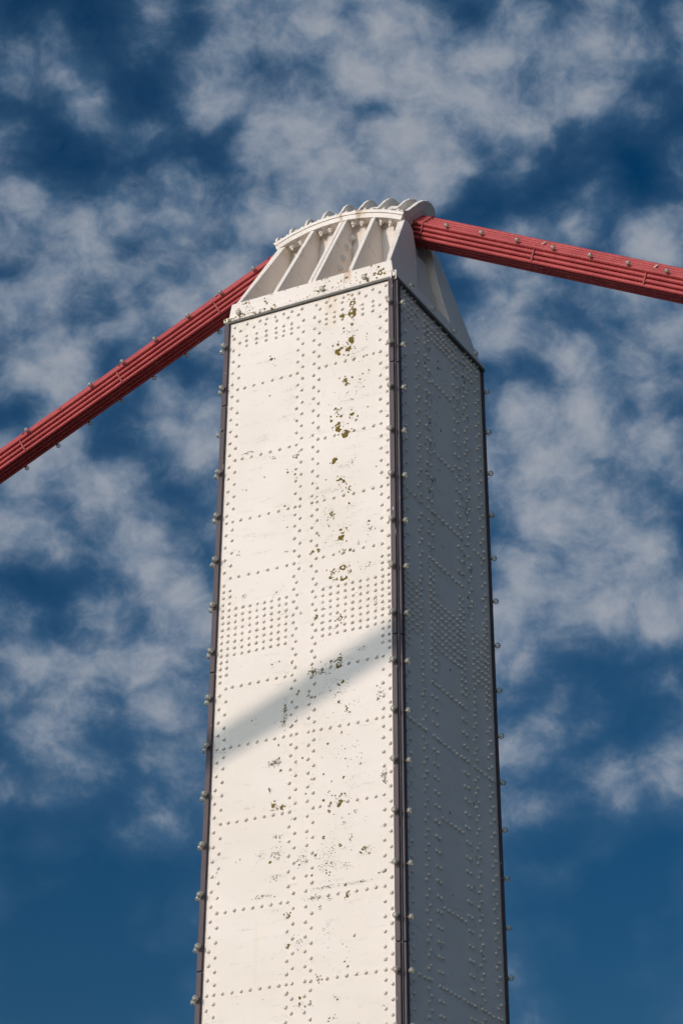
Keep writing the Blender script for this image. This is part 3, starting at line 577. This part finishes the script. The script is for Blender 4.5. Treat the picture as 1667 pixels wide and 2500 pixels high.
cab, PATH = cable('red cable of bundled strands running over the white saddle, bulbs along it', (0, 0, TOP), .0008, .0008, 34.0, 26.0)
FY = 3 * D_S * math.cos(R_(9)); VN = 3 * D_S * math.sin(R_(9))      # near corner strand: distance across and height above the cable's axis
for x in [1.312 + .452 * i for i in range(0, 11)]:
    P, ph = on_cable(PATH, x, -FY, VN); n = Vector((math.sin(ph) * .28, -.96, math.cos(ph) * .28)); bulb(cab, P + n * D_S * .46, n, True, SOCKR)
    P, ph = on_cable(PATH, x - .12, FY, -VN); n = Vector((math.sin(ph) * .28, .96, math.cos(ph) * .28)); bulb(cab, P + n * D_S * .46, n, True, SOCKR)
for i in range(0, 12):
    x = -1.304 - .470 * i
    P, ph = on_cable(PATH, x, -FY, VN); n = Vector((math.sin(ph) * .28, -.96, math.cos(ph) * .28)); bulb(cab, P + n * D_S * .46, n, i not in (6,), SOCKR)
    P, ph = on_cable(PATH, x - .30, 1.2 * D_S, -2.7 * D_S); n = Vector((-math.sin(ph) * .25, .95, -math.cos(ph) * .25)); bulb(cab, P + n * D_S * .40, n, True, SOCKR)
def face_bar(x, a0, a1, f0, f1, mat, name, w):      # flat bar laid across one face of the bundle, between two of its corners
    x0, z0, ph = at_x(PATH, x); T = Vector((math.cos(ph), 0, -math.sin(ph))); U = Vector((math.sin(ph), 0, math.cos(ph))); Y = Vector((0, 1, 0))
    c0, c1 = [(3 * D_S * math.cos(R_(a)), 3 * D_S * math.sin(R_(a))) for a in (a0, a1)]; am = R_((a0 + a1) / 2)
    N = Y * math.cos(am) + U * math.sin(am); O = Vector((x0, 0, z0)); b = MB()
    ends = [(c0[0] + (c1[0] - c0[0]) * f, c0[1] + (c1[1] - c0[1]) * f) for f in (f0, f1)]
    b.loft([[O + Y * p[0] + U * p[1] + N * (D_S * .50 + .007 * sy) + T * (w * sx) for sx, sy in ((-1, -1), (1, -1), (1, 1), (-1, 1))] for p in ends], True, False)
    return b.build(name, mat, cab)
for x in (2.434, 3.786, 5.14, -1.904, -3.312, -4.735, -6.15):
    face_bar(x, 171, 231, .16, .94, M['redtie'], 'tie_band', .009)
    face_bar(x + .05, 171, 111, .30, .72, M['tie'] if x > 0 else M['redtie'], 'tie_bar', .012)
# wire seizing round the bundle where it leaves the casting
for x in (1.0, -1.12):
    x0, z0, ph = at_x(PATH, x); b = MB(); rr = 3.66 * D_S; rings = []
    for k in range(6):
        a = R_(60 * k - 9); c = Vector((x0 + math.sin(ph) * rr * math.sin(a), rr * math.cos(a), z0 + math.cos(ph) * rr * math.sin(a))); rad = Vector((math.sin(ph) * math.sin(a), math.cos(a), math.cos(ph) * math.sin(a))); tg = Vector((math.cos(ph), 0, -math.sin(ph)))
        rings.append([c + rad * (.009 * math.cos(t)) + tg * (.009 * math.sin(t)) for t in (0, 1.05, 2.09, 3.14, 4.19, 5.24)])
    b.loft(rings + [rings[0]], False, True); b.build('seizing_band', M['redtie'], cab)

# ------------------------------------------------------------------ lamp strips on the tower's corners
JOINTS = [0.02, 1.135, 4.50, 7.865, 11.23, 14.6, 16.5]
def strip(name, label, flats, bulbs, missing=()):
    s = thing(name, label, 'lamp strip', (0, 0, 0), 'lamp strips on the tower corners')
    for f in flats:
        for d0, d1 in zip(JOINTS, JOINTS[1:]):
            b = MB(); b.hexa([(x, y, TOP - d1 + .004) for x, y in f(d1)], [(x, y, TOP - d0 - .004) for x, y in f(d0)]); b.build('channel_section', M['purple'], s, .004, 1)
    for pos, ax, k0 in bulbs:
        for k in range(k0, 26):
            d = .345 + .5585 * k
            if d > 14: break
            bulb(s, pos(d), ax, (ax, k) not in missing)
    return s
rect = lambda x0, x1, y0, y1: [(x0, y0), (x1, y0), (x1, y1), (x0, y1)]
strip('corner_lamp_strip', 'dark purple lamp strip with clear bulbs on the tower corner nearest the viewer',
      [lambda d: rect(hx(d) - .064, hx(d) - .002, -hy(d) - .034, -hy(d) - .001), lambda d: rect(hx(d) + .016, hx(d) + .044, -hy(d) + .002, -hy(d) + .072), lambda d: rect(hx(d) + .001, hx(d) + .0155, -hy(d) + .02, -hy(d) + .055)],
      [(lambda d: (hx(d) - .030, -hy(d) - .034, TOP - d), (0, -1, 0), 0), (lambda d: (hx(d) + .044, -hy(d) + .040, TOP - d), (1, 0, 0), 0)])
strip('corner_lamp_strip', 'dark purple lamp strip with paired bulbs along the left edge of the lit face',
      [lambda d: rect(-hx(d) - .009, -hx(d) + .055, -hy(d) - .034, -hy(d) - .001), lambda d: rect(-hx(d) - .026, -hx(d) - .001, -hy(d) + .030, -hy(d) + .10)],
      [(lambda d: (-hx(d) + .018, -hy(d) - .034, TOP - d), (0, -1, 0), 0), (lambda d: (-hx(d) - .026, -hy(d) + .045, TOP - d), (-1, 0, 0), 0)], (((0, -1, 0), 2),))
strip('corner_lamp_strip', 'dark lamp strip with clear bulbs down the far right edge of the shaded face',
      [lambda d: rect(hx(d) + .001, hx(d) + .030, hy(d) - .044, hy(d) - .004), lambda d: rect(hx(d) - .070, hx(d) - .010, hy(d) + .001, hy(d) + .024)],
      [(lambda d: (hx(d) + .030, hy(d) - .027, TOP - d), (1, 0, 0), 0), (lambda d: (hx(d) - .038, hy(d) + .024, TOP - d), (0, 1, 0), 0)])
rail = thing('flange_lamp_rail', 'thin dark rail with clear bulbs under the saddle flange at the tower top', 'lamp rail', (0, 0, TOP))
b = MB(); b.box(-1.12, 1.10, -1.205, -1.182, -.022, .003); b.build('rail_section', M['rail'], rail, .003, 1)
b = MB(); b.box(1.112, 1.150, -1.19, 1.19, -.040, .003); b.build('rail_section', M['rail'], rail, .003, 1)
for x in (-.925, .19, .74): bulb(rail, (x, -1.172, .092), (0, -1, 0))
for y in (-.815, -.245, .330, .93): bulb(rail, (1.10, y, .075), (1, 0, .1))
for x0, y0 in ((1.085, -1.225), (1.135, -1.20)):
    b = MB(); b.box(x0, x0 + .010, y0, y0 + .012, -.03, .085); b.box(x0 - .02, x0, y0, y0 + .012, .072, .085); b.build('end_clip', M['cap'], rail)

# ------------------------------------------------------------------ the twin tower and cable across the road, behind the viewer: its cable throws the slanting shadow
OY = -16.5
tower2 = thing('bridge_tower', 'white riveted twin tower across the road, outside the picture', 'bridge tower', (0, OY, 0))
for p in (plate_f, plate_r, plate_b, plate_l):
    c = p.copy(); COL.objects.link(c); c.parent = tower2
saddle2 = thing('cable_saddle', 'white saddle on the twin tower across the road, outside the picture', 'cable saddle', (0, OY, TOP))
for p in list(saddle.children):
    c = p.copy(); COL.objects.link(c); c.parent = saddle2
cable('red cable on the twin tower across the road, throwing the slanting shadow', (0, OY, TOP), .008, .005, 38.0, 40.0, .95)
